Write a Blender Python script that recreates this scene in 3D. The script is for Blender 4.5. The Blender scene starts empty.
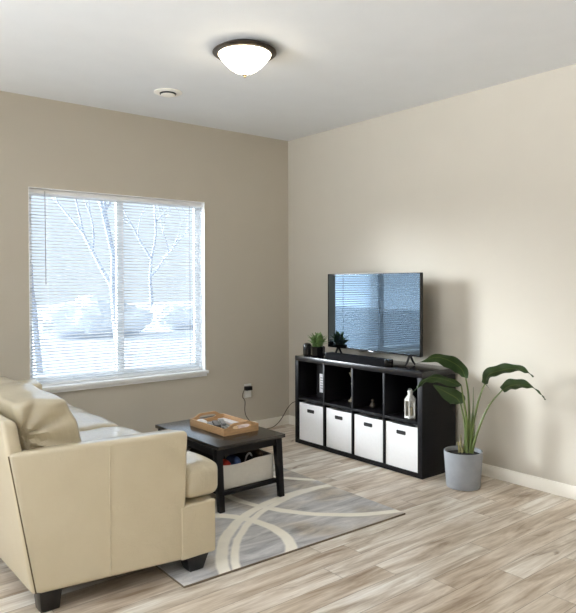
import bpy, bmesh, math, random
from mathutils import Vector, Matrix, noise
random.seed(7)
S = bpy.context.scene
COL = S.collection
PI = math.pi

# ------------------------------------------------------------------ materials
def lin(c):
    return c / 12.92 if c <= 0.04045 else ((c + 0.055) / 1.055) ** 2.4
def rgb(r, g, b):
    return (lin(r / 255), lin(g / 255), lin(b / 255), 1.0)

class NT:
    """tiny helper round a node tree"""
    def __init__(self, nt):
        self.nt = nt
    def n(self, t, **kw):
        nd = self.nt.nodes.new(t)
        for k, v in kw.items():
            setattr(nd, k, v)
        return nd
    def link(self, a, b):
        self.nt.links.new(a, b)
    def put(self, sock, v):
        if hasattr(v, 'is_linked') or isinstance(v, bpy.types.NodeSocket):
            self.link(v, sock)
        else:
            sock.default_value = v
    def m(self, op, a, b=0.0, c=0.0, clamp=False):
        nd = self.n('ShaderNodeMath', operation=op, use_clamp=clamp)
        self.put(nd.inputs[0], a); self.put(nd.inputs[1], b); self.put(nd.inputs[2], c)
        return nd.outputs[0]
    def comb(self, x, y, z):
        nd = self.n('ShaderNodeCombineXYZ')
        for i, v in enumerate((x, y, z)):
            self.put(nd.inputs[i], v)
        return nd.outputs[0]
    def noise(self, vec, scale, detail=3.0, rough=0.5, dist=0.0):
        nd = self.n('ShaderNodeTexNoise')
        self.link(vec, nd.inputs['Vector'])
        nd.inputs['Scale'].default_value = scale
        nd.inputs['Detail'].default_value = detail
        nd.inputs['Roughness'].default_value = rough
        nd.inputs['Distortion'].default_value = dist
        return nd.outputs['Fac']
    def ramp(self, fac, stops):
        nd = self.n('ShaderNodeValToRGB')
        el = nd.color_ramp.elements
        while len(el) < len(stops):
            el.new(0.5)
        for e, (p, c) in zip(el, stops):
            e.position = p; e.color = c
        self.link(fac, nd.inputs[0])
        return nd.outputs[0]
    def mix(self, fac, a, b, blend='MIX'):
        nd = self.n('ShaderNodeMix', data_type='RGBA', blend_type=blend)
        self.put(nd.inputs[0], fac); self.put(nd.inputs[6], a); self.put(nd.inputs[7], b)
        return nd.outputs[2]

def new_mat(name):
    m = bpy.data.materials.new(name)
    m.use_nodes = True
    t = NT(m.node_tree)
    return m, t, m.node_tree.nodes['Principled BSDF']

def mat(name, col, rough=0.5, var=0.06, scale=30.0, bump=0.0, bscale=200.0, metal=0.0, spec=0.5, ior=None, coat=0.0, stretch=(1, 1, 1)):
    """procedural principled material: colour with slight noise variation and an optional bump"""
    m, t, b = new_mat(name)
    tc = t.n('ShaderNodeTexCoord').outputs['Object']
    mp = t.n('ShaderNodeMapping'); t.link(tc, mp.inputs[0]); mp.inputs['Scale'].default_value = stretch
    f = t.noise(mp.outputs[0], scale, 4)
    lo = tuple(max(0, c * (1 - var)) for c in col[:3]) + (1,)
    hi = tuple(min(1, c * (1 + var)) for c in col[:3]) + (1,)
    t.link(t.ramp(f, [(0.3, lo), (0.7, hi)]), b.inputs['Base Color'])
    b.inputs['Roughness'].default_value = rough
    b.inputs['Metallic'].default_value = metal
    b.inputs['Specular IOR Level'].default_value = spec
    if ior: b.inputs['IOR'].default_value = ior
    if coat:
        b.inputs['Coat Weight'].default_value = coat
        b.inputs['Coat Roughness'].default_value = 0.2
    if bump:
        bn = t.n('ShaderNodeBump'); bn.inputs['Strength'].default_value = bump; bn.inputs['Distance'].default_value = 0.004
        t.link(t.noise(mp.outputs[0], bscale, 3), bn.inputs['Height'])
        t.link(bn.outputs[0], b.inputs['Normal'])
    return m

M = {}
M['wall'] = mat('wall_paint', rgb(203, 196, 183), 0.75, 0.012, 3, 0.12, 260)
M['ceiling'] = mat('ceiling_paint', rgb(229, 231, 233), 0.85, 0.012, 5, 0.25, 160)
M['trim'] = mat('cream_trim', rgb(252, 248, 238), 0.4, 0.02, 8)
M['white'] = mat('white_vinyl', rgb(250, 251, 252), 0.4, 0.01, 8)
M['black_wood'] = mat('black_brown_wood', rgb(21, 20, 23), 0.42, 0.25, 14, 0.08, 60, spec=0.2, stretch=(1, 1, 6))
M['black_grain'] = mat('black_wood_grain', rgb(25, 23, 25), 0.22, 0.3, 14, 0.03, 60, coat=0.3, stretch=(6, 1, 6))
M['black_plastic'] = mat('black_plastic', rgb(20, 20, 23), 0.4, 0.1, 20)
M['black_gloss'] = mat('black_gloss', rgb(14, 14, 16), 0.12, 0.1, 20)
M['grille'] = mat('speaker_cloth', rgb(9, 10, 13), 0.8, 0.3, 400, 0.4, 500, spec=0.08)
M['bin'] = mat('white_bin_fabric', rgb(240, 240, 241), 0.8, 0.015, 60, 0.12, 350)
M['dark_hole'] = mat('black_grommet_hole_shade', rgb(16, 16, 17), 0.5, 0.1, 40)
M['pot'] = mat('grey_concrete', rgb(146, 149, 154), 0.75, 0.06, 18, 0.15, 140)
M['soil'] = mat('dark_soil', rgb(26, 21, 18), 0.95, 0.4, 60, 0.9, 90)
M['stem'] = mat('green_stem', rgb(98, 112, 58), 0.45, 0.25, 25, stretch=(1, 1, 0.3))
M['stub'] = mat('dry_stem', rgb(140, 132, 88), 0.6, 0.3, 40)
M['bronze'] = mat('bronze_metal', rgb(78, 68, 58), 0.38, 0.15, 12, metal=0.75)
M['brass'] = mat('brass_finial', rgb(150, 132, 100), 0.35, 0.1, 12, metal=0.8)
M['tray'] = mat('honey_wood', rgb(196, 158, 116), 0.5, 0.14, 22, 0.06, 60, stretch=(1, 5, 5))
M['tray_in'] = mat('pale_wood', rgb(205, 172, 130), 0.5, 0.1, 22, stretch=(5, 1, 5))
M['tote'] = mat('grey_white_tote', rgb(214, 211, 203), 0.7, 0.03, 40, 0.15, 200)
M['red'] = mat('red_cloth', rgb(176, 44, 26), 0.8, 0.15, 40, 0.3, 120)
M['blue'] = mat('blue_cloth', rgb(62, 84, 132), 0.8, 0.2, 40, 0.3, 120)
M['black_cloth'] = mat('black_cloth', rgb(24, 22, 24), 0.85, 0.2, 40, 0.3, 120)
M['brown_cloth'] = mat('brown_cloth', rgb(64, 52, 40), 0.8, 0.2, 40, 0.3, 120)
M['outlet'] = mat('ivory_plate', rgb(248, 247, 244), 0.4, 0.02, 8)
M['cable'] = mat('brown_black_cable', rgb(58, 46, 32), 0.5, 0.1, 30)
M['cream_metal'] = mat('cream_painted_metal', rgb(212, 210, 204), 0.5, 0.1, 40)
M['candle'] = mat('ivory_candle', rgb(210, 198, 170), 0.6, 0.05, 20)
M['ornament'] = mat('ivory_ceramic', rgb(206, 196, 174), 0.4, 0.06, 30)
M['dark_ceramic'] = mat('taupe_ceramic', rgb(92, 84, 76), 0.4, 0.15, 60)
M['paper_white'] = mat('white_paper', rgb(232, 230, 232), 0.6, 0.03, 30)
M['paper_pink'] = mat('pale_pink_paper', rgb(224, 204, 200), 0.6, 0.12, 26)
M['steel'] = mat('grey_metal', rgb(150, 152, 156), 0.35, 0.08, 30, metal=0.6)
M['snow'] = mat('snow', rgb(206, 211, 219), 0.9, 0.03, 0.6, 0.5, 2)
M['frost'] = mat('frosted_leaves', rgb(236, 241, 250), 0.9, 0.08, 2, 0.8, 4)
M['bark'] = mat('frosted_bark', rgb(176, 184, 200), 0.9, 0.1, 12, 0.5, 30)
M['siding'] = mat('pale_siding', rgb(186, 194, 208), 0.8, 0.03, 2)
M['foot'] = mat('black_foot', rgb(18, 16, 16), 0.3, 0.15, 20)
M['piping'] = mat('dark_seam', rgb(96, 80, 54), 0.7, 0.05, 20)

def leather(name='cream_leather', wr=0.35):
    m, t, b = new_mat(name)
    tc = t.n('ShaderNodeTexCoord').outputs['Object']
    f = t.noise(tc, 4, 4)
    t.link(t.ramp(f, [(0.3, rgb(205, 193, 165)), (0.7, rgb(212, 201, 174))]), b.inputs['Base Color'])
    b.inputs['Roughness'].default_value = 0.36
    b.inputs['Coat Weight'].default_value = 0.9
    b.inputs['Coat Roughness'].default_value = 0.14
    b.inputs['Specular IOR Level'].default_value = 0.55
    vo = t.n('ShaderNodeTexVoronoi'); t.link(tc, vo.inputs['Vector']); vo.inputs['Scale'].default_value = 420
    h = t.m('ADD', t.m('MULTIPLY', vo.outputs['Distance'], 0.12), t.m('MULTIPLY', t.noise(tc, 7, 4, 0.55, 0.6), 1.0))
    bn = t.n('ShaderNodeBump'); bn.inputs['Strength'].default_value = wr; bn.inputs['Distance'].default_value = 0.02
    t.link(h, bn.inputs['Height']); t.link(bn.outputs[0], b.inputs['Normal'])
    return m
M['leather'] = leather()
M['leather_soft'] = leather('creased_cream_leather', 0.9)

def floor_mat():
    m, t, b = new_mat('vinyl_plank_floor')
    tc = t.n('ShaderNodeTexCoord').outputs['Object']
    sp = t.n('ShaderNodeSeparateXYZ'); t.link(tc, sp.inputs[0])
    X, Y = sp.outputs[0], sp.outputs[1]
    W, L = 0.137, 1.22
    v = t.m('DIVIDE', t.m('ADD', Y, 2.575 + 0.137 * 60), W)
    row = t.m('FLOOR', v); fv = t.m('FRACT', v)
    wn = t.n('ShaderNodeTexWhiteNoise', noise_dimensions='1D'); t.link(row, wn.inputs['W'])
    u = t.m('ADD', t.m('DIVIDE', X, L), t.m('MULTIPLY', wn.outputs['Value'], 5.0))
    colid = t.m('FLOOR', u); fu = t.m('FRACT', u)
    wn2 = t.n('ShaderNodeTexWhiteNoise', noise_dimensions='2D'); t.link(t.comb(row, colid, 0), wn2.inputs['Vector'])
    pid = wn2.outputs['Value']
    # stretched grain, shifted per plank
    g1 = t.noise(t.comb(t.m('ADD', t.m('MULTIPLY', X, 2.0), t.m('MULTIPLY', pid, 37)), t.m('MULTIPLY', Y, 15), pid), 1.0, 5, 0.6, 0.5)
    g2 = t.noise(t.comb(t.m('ADD', t.m('MULTIPLY', X, 5), t.m('MULTIPLY', pid, 91)), t.m('MULTIPLY', Y, 90), pid), 1.0, 4, 0.6, 0.3)
    g3 = t.noise(t.comb(t.m('ADD', t.m('MULTIPLY', X, 4), t.m('MULTIPLY', pid, 53)), t.m('MULTIPLY', Y, 14), pid), 1.0, 2, 0.5, 1.0)
    c = t.ramp(g1, [(0.30, rgb(168, 151, 133)), (0.42, rgb(208, 196, 182)), (0.54, rgb(234, 227, 218)), (0.68, rgb(255, 253, 249))])
    knots = t.ramp(g3, [(0.69, (1, 1, 1, 1)), (0.80, rgb(150, 128, 106))])
    c = t.mix(0.8, c, knots, 'MULTIPLY')
    fine = t.ramp(g2, [(0.3, rgb(205, 196, 186)), (0.6, (1, 1, 1, 1))])
    c = t.mix(0.5, c, fine, 'MULTIPLY')
    tint = t.ramp(pid, [(0.0, rgb(232, 223, 211)), (0.5, rgb(246, 241, 234)), (1.0, rgb(255, 255, 252))])
    c = t.mix(1.0, c, tint, 'MULTIPLY')
    # joints
    ev = t.m('MULTIPLY', t.m('MINIMUM', fv, t.m('SUBTRACT', 1.0, fv)), W)
    eu = t.m('MULTIPLY', t.m('MINIMUM', fu, t.m('SUBTRACT', 1.0, fu)), L)
    e = t.m('MINIMUM', ev, eu)
    j = t.m('LESS_THAN', e, 0.0016)
    c = t.mix(t.m('MULTIPLY', j, 0.6), c, rgb(110, 92, 74))
    t.link(c, b.inputs['Base Color'])
    t.link(t.m('ADD', 0.30, t.m('MULTIPLY', g2, 0.2)), b.inputs['Roughness'])
    bn = t.n('ShaderNodeBump'); bn.inputs['Strength'].default_value = 0.12; bn.inputs['Distance'].default_value = 0.002
    t.link(t.m('SUBTRACT', g2, t.m('MULTIPLY', j, 1.5)), bn.inputs['Height']); t.link(bn.outputs[0], b.inputs['Normal'])
    return m
M['floor'] = floor_mat()

def rug_mat():
    m, t, b = new_mat('grey_rug_pile')
    tc = t.n('ShaderNodeTexCoord').outputs['Object']     # rug mesh is written in room coordinates about its own base
    sp = t.n('ShaderNodeSeparateXYZ'); t.link(tc, sp.inputs[0])
    X = t.m('ADD', sp.outputs[0], -1.76); Y = t.m('ADD', sp.outputs[1], -1.28)
    wob = t.m('MULTIPLY', t.m('SUBTRACT', t.noise(tc, 5, 3), 0.5), 0.035)
    base = t.noise(t.comb(t.m('MULTIPLY', X, 3.0), t.m('MULTIPLY', Y, 13.0), 0), 1.0, 5, 0.65, 0.8)
    c = t.ramp(base, [(0.30, rgb(146, 146, 148)), (0.45, rgb(180, 180, 182)), (0.58, rgb(204, 203, 203)), (0.72, rgb(232, 230, 227))])
    warm = t.ramp(t.noise(tc, 2.2, 2), [(0.48, (1, 1, 1, 1)), (0.62, rgb(238, 226, 208))])
    c = t.mix(0.9, c, warm, 'MULTIPLY')
    white = None
    for cx, cy, r, w in [(-1.268, -2.795, 1.138, 0.030), (-1.146, -2.912, 1.238, 0.022), (-0.779, -1.414, 0.930, 0.028), (-2.317, -2.046, 0.513, 0.032),
                         (-0.403, -0.765, 0.989, 0.025), (-2.3, -0.7, 0.75, 0.03)]:
        dx = t.m('SUBTRACT', X, cx); dy = t.m('SUBTRACT', Y, cy)
        d = t.m('SQRT', t.m('ADD', t.m('MULTIPLY', dx, dx), t.m('MULTIPLY', dy, dy)))
        e = t.m('ABSOLUTE', t.m('ADD', t.m('SUBTRACT', d, r), wob))
        k = t.m('SUBTRACT', 1.0, t.m('DIVIDE', t.m('SUBTRACT', e, w - 0.006), 0.012), clamp=True)
        white = k if white is None else t.m('MAXIMUM', white, k)
    streak = t.noise(t.comb(t.m('MULTIPLY', X, 12), t.m('MULTIPLY', Y, 12), 0), 1.0, 3)
    white = t.m('MULTIPLY', white, t.m('ADD', 0.75, t.m('MULTIPLY', streak, 0.4)), clamp=True)
    c = t.mix(white, c, rgb(250, 246, 234))
    t.link(c, b.inputs['Base Color'])
    b.inputs['Roughness'].default_value = 0.9
    b.inputs['Sheen Weight'].default_value = 0.2
    bn = t.n('ShaderNodeBump'); bn.inputs['Strength'].default_value = 0.5; bn.inputs['Distance'].default_value = 0.004
    t.link(t.noise(tc, 260, 2), bn.inputs['Height']); t.link(bn.outputs[0], b.inputs['Normal'])
    return m
M['rug'] = rug_mat()
M['rug_edge'] = mat('rug_binding', rgb(120, 108, 92), 0.9, 0.1, 60)

def leaf_mat(name, c1, c2):
    m, t, b = new_mat(name)
    tc = t.n('ShaderNodeTexCoord').outputs['UV']
    sp = t.n('ShaderNodeSeparateXYZ'); t.link(tc, sp.inputs[0])
    veins = t.m('ABSOLUTE', t.m('SINE', t.m('MULTIPLY', t.m('ADD', sp.outputs[0], t.m('MULTIPLY', t.m('ABSOLUTE', t.m('SUBTRACT', sp.outputs[1], 0.5)), -0.35)), 120)))
    mid = t.m('LESS_THAN', t.m('ABSOLUTE', t.m('SUBTRACT', sp.outputs[1], 0.5)), 0.035)
    c = t.mix(t.m('MULTIPLY', veins, 0.35), c1, c2)
    c = t.mix(t.m('MULTIPLY', mid, 0.3), c, rgb(130, 146, 84))
    t.link(c, b.inputs['Base Color'])
    b.inputs['Roughness'].default_value = 0.4
    bn = t.n('ShaderNodeBump'); bn.inputs['Strength'].default_value = 0.25; bn.inputs['Distance'].default_value = 0.003
    t.link(veins, bn.inputs['Height']); t.link(bn.outputs[0], b.inputs['Normal'])
    tr = t.n('ShaderNodeBsdfTranslucent'); t.link(c, tr.inputs[0])
    mx = t.n('ShaderNodeMixShader'); mx.inputs[0].default_value = 0.22
    out = m.node_tree.nodes['Material Output']
    t.link(b.outputs[0], mx.inputs[1]); t.link(tr.outputs[0], mx.inputs[2]); t.link(mx.outputs[0], out.inputs[0])
    return m
M['leaf'] = leaf_mat('big_leaf', rgb(44, 64, 34), rgb(70, 92, 48))
M['small_leaf'] = leaf_mat('small_leaf', rgb(112, 142, 84), rgb(156, 180, 124))

def slat_mat():
    m, t, b = new_mat('blind_slat')
    tc = t.n('ShaderNodeTexCoord').outputs['Object']
    t.link(t.ramp(t.noise(tc, 6, 2), [(0.3, rgb(240, 243, 247)), (0.7, rgb(246, 248, 250))]), b.inputs['Base Color'])
    b.inputs['Roughness'].default_value = 0.45
    tr = t.n('ShaderNodeBsdfTranslucent'); tr.inputs[0].default_value = (0.9, 0.95, 1, 1)
    mx = t.n('ShaderNodeMixShader'); mx.inputs[0].default_value = 0.32
    out = m.node_tree.nodes['Material Output']
    t.link(b.outputs[0], mx.inputs[1]); t.link(tr.outputs[0], mx.inputs[2]); t.link(mx.outputs[0], out.inputs[0])
    return m
M['slat'] = slat_mat()

def glass_mat():
    m, t, b = new_mat('window_glass')
    tr = t.n('ShaderNodeBsdfTransparent'); tr.inputs[0].default_value = (0.93, 0.97, 1.0, 1)
    gl = t.n('ShaderNodeBsdfGlossy'); gl.inputs['Roughness'].default_value = 0.02
    fr = t.n('ShaderNodeFresnel'); fr.inputs[0].default_value = 1.45
    mx = t.n('ShaderNodeMixShader')
    t.link(t.m('MULTIPLY', fr.outputs[0], 0.8), mx.inputs[0])
    t.link(tr.outputs[0], mx.inputs[1]); t.link(gl.outputs[0], mx.inputs[2])
    t.link(mx.outputs[0], m.node_tree.nodes['Material Output'].inputs[0])
    m.node_tree.nodes.remove(b)
    return m
M['glass'] = glass_mat()

def screen_mat():
    m, t, b = new_mat('tv_screen_glass')
    tc = t.n('ShaderNodeTexCoord').outputs['Object']
    t.link(t.ramp(t.noise(tc, 2, 2), [(0.3, rgb(12, 14, 20)), (0.7, rgb(14, 17, 23))]), b.inputs['Base Color'])
    b.inputs['Roughness'].default_value = 0.03
    b.inputs['IOR'].default_value = SCREEN_IOR
    b.inputs['Specular Tint'].default_value = (0.62, 0.82, 1.0, 1)
    return m
SCREEN_IOR = 3.3
M['screen'] = screen_mat()

def lamp_mat():
    m, t, b = new_mat('lit_frosted_glass')
    tc = t.n('ShaderNodeTexCoord').outputs['Object']
    t.link(t.ramp(t.noise(tc, 9, 2), [(0.3, (1.0, 0.86, 0.62, 1)), (0.7, (1.0, 0.9, 0.7, 1))]), b.inputs['Emission Color'])
    b.inputs['Emission Strength'].default_value = LAMP
    b.inputs['Base Color'].default_value = (0.9, 0.88, 0.82, 1)
    b.inputs['Roughness'].default_value = 0.3
    return m
LAMP = 16.0
M['lamp'] = lamp_mat()

def stripes_mat():
    m, t, b = new_mat('striped_magazine_cover')
    tc = t.n('ShaderNodeTexCoord').outputs['Object']
    wv = t.n('ShaderNodeTexWave'); t.link(tc, wv.inputs[0]); wv.inputs['Scale'].default_value = 9; wv.inputs['Distortion'].default_value = 2
    t.link(t.ramp(wv.outputs['Fac'], [(0.3, rgb(98, 102, 104)), (0.6, rgb(170, 174, 174))]), b.inputs['Base Color'])
    b.inputs['Roughness'].default_value = 0.35
    return m
M['magazine'] = stripes_mat()

# ------------------------------------------------------------------ mesh helpers
def box(bm, x0, x1, y0, y1, z0, z1, bev=0.0, seg=2):
    r = bmesh.ops.create_cube(bm, size=1.0)
    vs = r['verts']
    for v in vs:
        v.co = Vector(((x0 + x1) / 2 + v.co.x * (x1 - x0), (y0 + y1) / 2 + v.co.y * (y1 - y0), (z0 + z1) / 2 + v.co.z * (z1 - z0)))
    if bev:
        es = list({e for v in vs for e in v.link_edges})
        bmesh.ops.bevel(bm, geom=es, offset=bev, segments=seg, affect='EDGES', profile=0.6)
    return bm

def hexa(bm, bot, top, bev=0.0, seg=3):
    """box from four bottom and four top corners (same winding)"""
    vb = [bm.verts.new(p) for p in bot]; vt = [bm.verts.new(p) for p in top]
    n = len(vb)
    fs = [bm.faces.new(list(reversed(vb))), bm.faces.new(vt)]
    for i in range(n):
        fs.append(bm.faces.new((vb[i], vb[(i + 1) % n], vt[(i + 1) % n], vt[i])))
    bmesh.ops.recalc_face_normals(bm, faces=fs)
    if bev:
        es = list({e for v in vb + vt for e in v.link_edges})
        bmesh.ops.bevel(bm, geom=es, offset=bev, segments=seg, affect='EDGES', profile=0.5)
    return bm

def soft(bm, half, r, n=10, puff=(0, 0, 0), fn=None):
    """rounded, inflated box about the origin; fn maps each point to its place"""
    t = bmesh.new()
    bmesh.ops.create_cube(t, size=2.0)
    bmesh.ops.subdivide_edges(t, edges=t.edges[:], cuts=n, use_grid_fill=True)
    h = Vector(half)
    for v in t.verts:
        u = Vector([math.copysign(1 - (1 - abs(c)) ** 1.5, c) if abs(c) < 1 else c for c in v.co])
        q = Vector([u[i] * h[i] for i in range(3)])
        inn = Vector([max(-(h[i] - r), min(h[i] - r, q[i])) for i in range(3)])
        d = q - inn
        if d.length > 1e-9:
            q = inn + d.normalized() * r
        for i in range(3):
            a, b2 = [k for k in range(3) if k != i]
            q[i] += math.copysign(1, u[i]) * abs(u[i]) ** 3 * puff[i] * (1 - u[a] ** 2) * (1 - u[b2] ** 2)
        v.co = fn(q, u) if fn else q
    me = bpy.data.meshes.new('t'); t.to_mesh(me); t.free()
    bm.from_mesh(me); bpy.data.meshes.remove(me)
    return bm

def lathe(bm, prof, c=(0, 0, 0), n=40, cap_bottom=True, cap_top=True):
    rings = []
    for r, z in prof:
        rings.append([bm.verts.new((c[0] + r * math.cos(2 * PI * i / n), c[1] + r * math.sin(2 * PI * i / n), c[2] + z)) for i in range(n)])
    for a, b in zip(rings, rings[1:]):
        for i in range(n):
            bm.faces.new((a[i], a[(i + 1) % n], b[(i + 1) % n], b[i]))
    if cap_bottom: bm.faces.new(list(reversed(rings[0])))
    if cap_top: bm.faces.new(rings[-1])
    return bm

def spline(pts, n=8):
    pts = [Vector(p) for p in pts]
    P = [pts[0] * 2 - pts[1]] + pts + [pts[-1] * 2 - pts[-2]]
    out = []
    for i in range(1, len(P) - 2):
        for k in range(n):
            s = k / n
            a, b, c, d = P[i - 1], P[i], P[i + 1], P[i + 2]
            out.append(0.5 * ((2 * b) + (c - a) * s + (2 * a - 5 * b + 4 * c - d) * s * s + (3 * b - a - 3 * c + d) * s ** 3))
    out.append(pts[-1])
    return out

def tube(bm, pts, rad, n=8, caps=True):
    """tube along points; rad a number or one per point"""
    pts = [Vector(p) for p in pts]
    R = rad if isinstance(rad, (list, tuple)) else [rad] * len(pts)
    rings = []
    prev = None
    for i, p in enumerate(pts):
        t = (pts[min(i + 1, len(pts) - 1)] - pts[max(i - 1, 0)]).normalized()
        if prev is None:
            u = t.orthogonal().normalized()
        else:
            u = (prev - t * prev.dot(t)).normalized()
        prev = u
        w = t.cross(u)
        rings.append([bm.verts.new(p + (u * math.cos(2 * PI * k / n) + w * math.sin(2 * PI * k / n)) * R[i]) for k in range(n)])
    for a, b in zip(rings, rings[1:]):
        for k in range(n):
            bm.faces.new((a[k], a[(k + 1) % n], b[(k + 1) % n], b[k]))
    if caps:
        bm.faces.new(list(reversed(rings[0]))); bm.faces.new(rings[-1])
    return bm

def prism(bm, poly, axis, a, b, bev=0.0):
    """extrude a 2-D outline along axis 'x','y' or 'z' from a to b"""
    def P(p, t):
        return {'x': (t, p[0], p[1]), 'y': (p[0], t, p[1]), 'z': (p[0], p[1], t)}[axis]
    return hexa(bm, [P(p, a) for p in poly], [P(p, b) for p in poly], bev, 2)

def rot_z(bm, ang, c):
    bmesh.ops.rotate(bm, verts=bm.verts[:], cent=c, matrix=Matrix.Rotation(ang, 3, 'Z'))
    return bm

def obj(name, bm, m, parent=None, base=None, sharp=35):
    """link a bmesh as one object.  Vertices are in room coordinates; they are stored about base (or the parent's base)"""
    bmesh.ops.recalc_face_normals(bm, faces=bm.faces[:])
    b = Vector(base) if base is not None else (Vector(parent['_b']) if parent is not None else Vector((0, 0, 0)))
    for v in bm.verts:
        v.co -= b
    me = bpy.data.meshes.new(name)
    bm.to_mesh(me); bm.free()
    for p in me.polygons: p.use_smooth = True
    me.set_sharp_from_angle(angle=math.radians(sharp))
    me.materials.append(m)
    o = bpy.data.objects.new(name, me)
    COL.objects.link(o)
    if parent is not None:
        o.parent = parent
        o['_b'] = list(b)
    else:
        o.location = b
        o['_b'] = list(b)
    return o

def B(): return bmesh.new()

def thing(name, label, cat, base, group=None):
    o = bpy.data.objects.new(name, None)
    o.empty_display_size = 0.05
    COL.objects.link(o)
    o.location = base
    o['_b'] = list(base)
    o['label'] = label; o['category'] = cat
    if group: o['group'] = group
    return o

def tag(o, label, cat, group=None, kind=None):
    o['label'] = label; o['category'] = cat
    if group: o['group'] = group
    if kind: o['kind'] = kind
    return o

def struct(name, bm, m, parent=None, base=None, label=None):
    o = obj(name, bm, m, parent, base)
    if parent is None:
        o['kind'] = 'structure'
    if label: o['label'] = label
    return o

# ------------------------------------------------------------------ room dimensions (corner of the two walls is the origin)
HC = 2.768
XL, YB = -7.2, -7.6
WX0, WX1, WZ0, WZ1 = -2.474, -0.958, 0.614, 2.101
TH = 0.15

struct('floor', box(B(), XL, 0.15, YB, 0.15, -0.12, 0.0), M['floor'], label='greige wood-look plank floor')
struct('ceiling', box(B(), XL, 0.15, YB, 0.15, HC, HC + 0.12), M['ceiling'], label='white textured ceiling')
bm = B()
box(bm, -18.0, WX0, 0, TH, 0, HC); box(bm, WX1, 0.15, 0, TH, 0, HC)  # run beyond the room is added, unseen, to keep sun off the open side
box(bm, WX0, WX1, 0, TH, 0, WZ0 - 0.03); box(bm, WX0, WX1, 0, TH, WZ1, HC)
struct('wall_left', bm, M['wall'], label='beige wall with the window')
struct('wall_right', box(B(), 0, 0.15, YB, 0, 0, HC), M['wall'], label='beige wall behind the television')
struct('wall_back', box(B(), XL, 0.15, YB - 0.15, YB, 0, HC), M['wall'], label='beige wall behind the viewer')
struct('wall_side', box(B(), XL - 0.15, XL, YB - 0.15, -4.2, 0, HC), M['wall'], label='added beige wall, out of view, beside the open side of the room')  # added out of view to block diagonal sky light on the sofa
def baseboard(name, x0, x1, y0, y1, lab):
    bm = B(); box(bm, x0, x1, y0, y1, 0, 0.087, 0.004, 2)
    struct(name, bm, M['trim'], label=lab)
baseboard('baseboard_left', XL, -0.012, -0.012, 0.0, 'cream baseboard under the window wall')
baseboard('baseboard_right', -0.012, 0.0, YB, 0.0, 'cream baseboard along the television wall')
# white liners of the window opening, the sill board and its apron
bm = B()
box(bm, WX0, WX0 + 0.006, -0.002, TH - 0.06, WZ0, WZ1); box(bm, WX1 - 0.006, WX1, -0.002, TH - 0.06, WZ0, WZ1); box(bm, WX0, WX1, -0.002, TH - 0.06, WZ1 - 0.006, WZ1)
struct('trim_1', bm, M['white'], label='white liner of the window opening')
bm = B(); box(bm, WX0 - 0.012, WX1 + 0.012, -0.042, TH - 0.02, WZ0 - 0.026, WZ0, 0.006, 3)
box(bm, WX0 - 0.004, WX1 + 0.004, -0.020, 0.0, WZ0 - 0.052, WZ0 - 0.026, 0.004, 2)
struct('trim_2', bm, M['white'], label='white window sill board with apron')

# window: vinyl slider with two panes
win = bpy.data.objects.new('window_1', None); COL.objects.link(win); win.location = ((WX0 + WX1) / 2, TH - 0.04, WZ0); win['_b'] = list(win.location); win['kind'] = 'structure'
win['label'] = 'white two-pane sliding window behind the blind'
bm = B(); f = 0.05; y0, y1 = TH - 0.060, TH - 0.034
box(bm, WX0, WX0 + f, y0, y1, WZ0, WZ1); box(bm, WX1 - f, WX1, y0, y1, WZ0, WZ1)
box(bm, WX0 + f, WX1 - f, y0, y1, WZ0, WZ0 + f); box(bm, WX0 + f, WX1 - f, y0, y1, WZ1 - f, WZ1)
struct('window_frame', bm, M['white'], win)
xm = (WX0 + WX1) / 2
struct('center_stile', box(B(), xm - 0.03, xm + 0.03, y0 - 0.005, y1, WZ0 + f, WZ1 - f, 0.003), M['white'], win)
struct('glass_pane', box(B(), WX0 + f, xm - 0.03, TH - 0.050, TH - 0.046, WZ0 + f, WZ1 - f), M['glass'], win)
struct('glass_pane', box(B(), xm + 0.03, WX1 - f, TH - 0.050, TH - 0.046, WZ0 + f, WZ1 - f), M['glass'], win)

# ------------------------------------------------------------------ window blind
bx0, bx1 = WX0 + 0.012, WX1 - 0.012
yb = 0.048
bl = thing('window_blind', 'white horizontal mini blind lowered and tilted open in the window', 'blind', ((bx0 + bx1) / 2, yb, WZ1 - 0.01))
obj('head_rail', box(B(), bx0, bx1, yb - 0.014, yb + 0.014, WZ1 - 0.040, WZ1 - 0.008, 0.003), M['white'], bl)
SP, SW, TILT = 0.0240, 0.0235, math.radians(24)
bm = B()
z = WZ1 - 0.055
nsl = 0
while z > WZ0 + 0.035:
    prof = []
    for k in range(4):
        s = (k / 3 - 0.5) * SW
        crown = 0.0016 * (1 - (2 * s / SW) ** 2)
        prof.append((yb + s * math.cos(TILT), z + s * math.sin(TILT) + crown))
    up = [(y, zz + 0.0006) for y, zz in prof]
    prism(bm, prof + up[::-1], 'x', bx0, bx1)
    z -= SP; nsl += 1
zlast = z + SP
obj('slats', bm, M['slat'], bl)
obj('bottom_rail', box(B(), bx0, bx1, yb - 0.012, yb + 0.012, WZ0 + 0.004, WZ0 + 0.020, 0.003), M['white'], bl)
for xx in (bx0 + 0.14, xm, bx1 - 0.14):
    bm = B()
    for yy in (yb - 0.0138, yb + 0.0138):
        tube(bm, [(xx, yy, WZ1 - 0.04), (xx, yy, WZ0 + 0.012)], 0.0007, 5)
    obj('ladder_cord', bm, M['white'], bl)
bm = B(); tube(bm, [(bx1 - 0.125, yb - 0.02, WZ1 - 0.045), (bx1 - 0.125, yb - 0.021, WZ0 + 0.06)], 0.0018, 6)
obj('pull_cord', bm, M['steel'], bl)
bm = B(); tube(bm, [(-2.345, yb - 0.024, WZ1 - 0.02), (-2.343, yb - 0.026, 1.38)], 0.0032, 8)
obj('tilt_wand', bm, M['steel'], bl)

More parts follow.
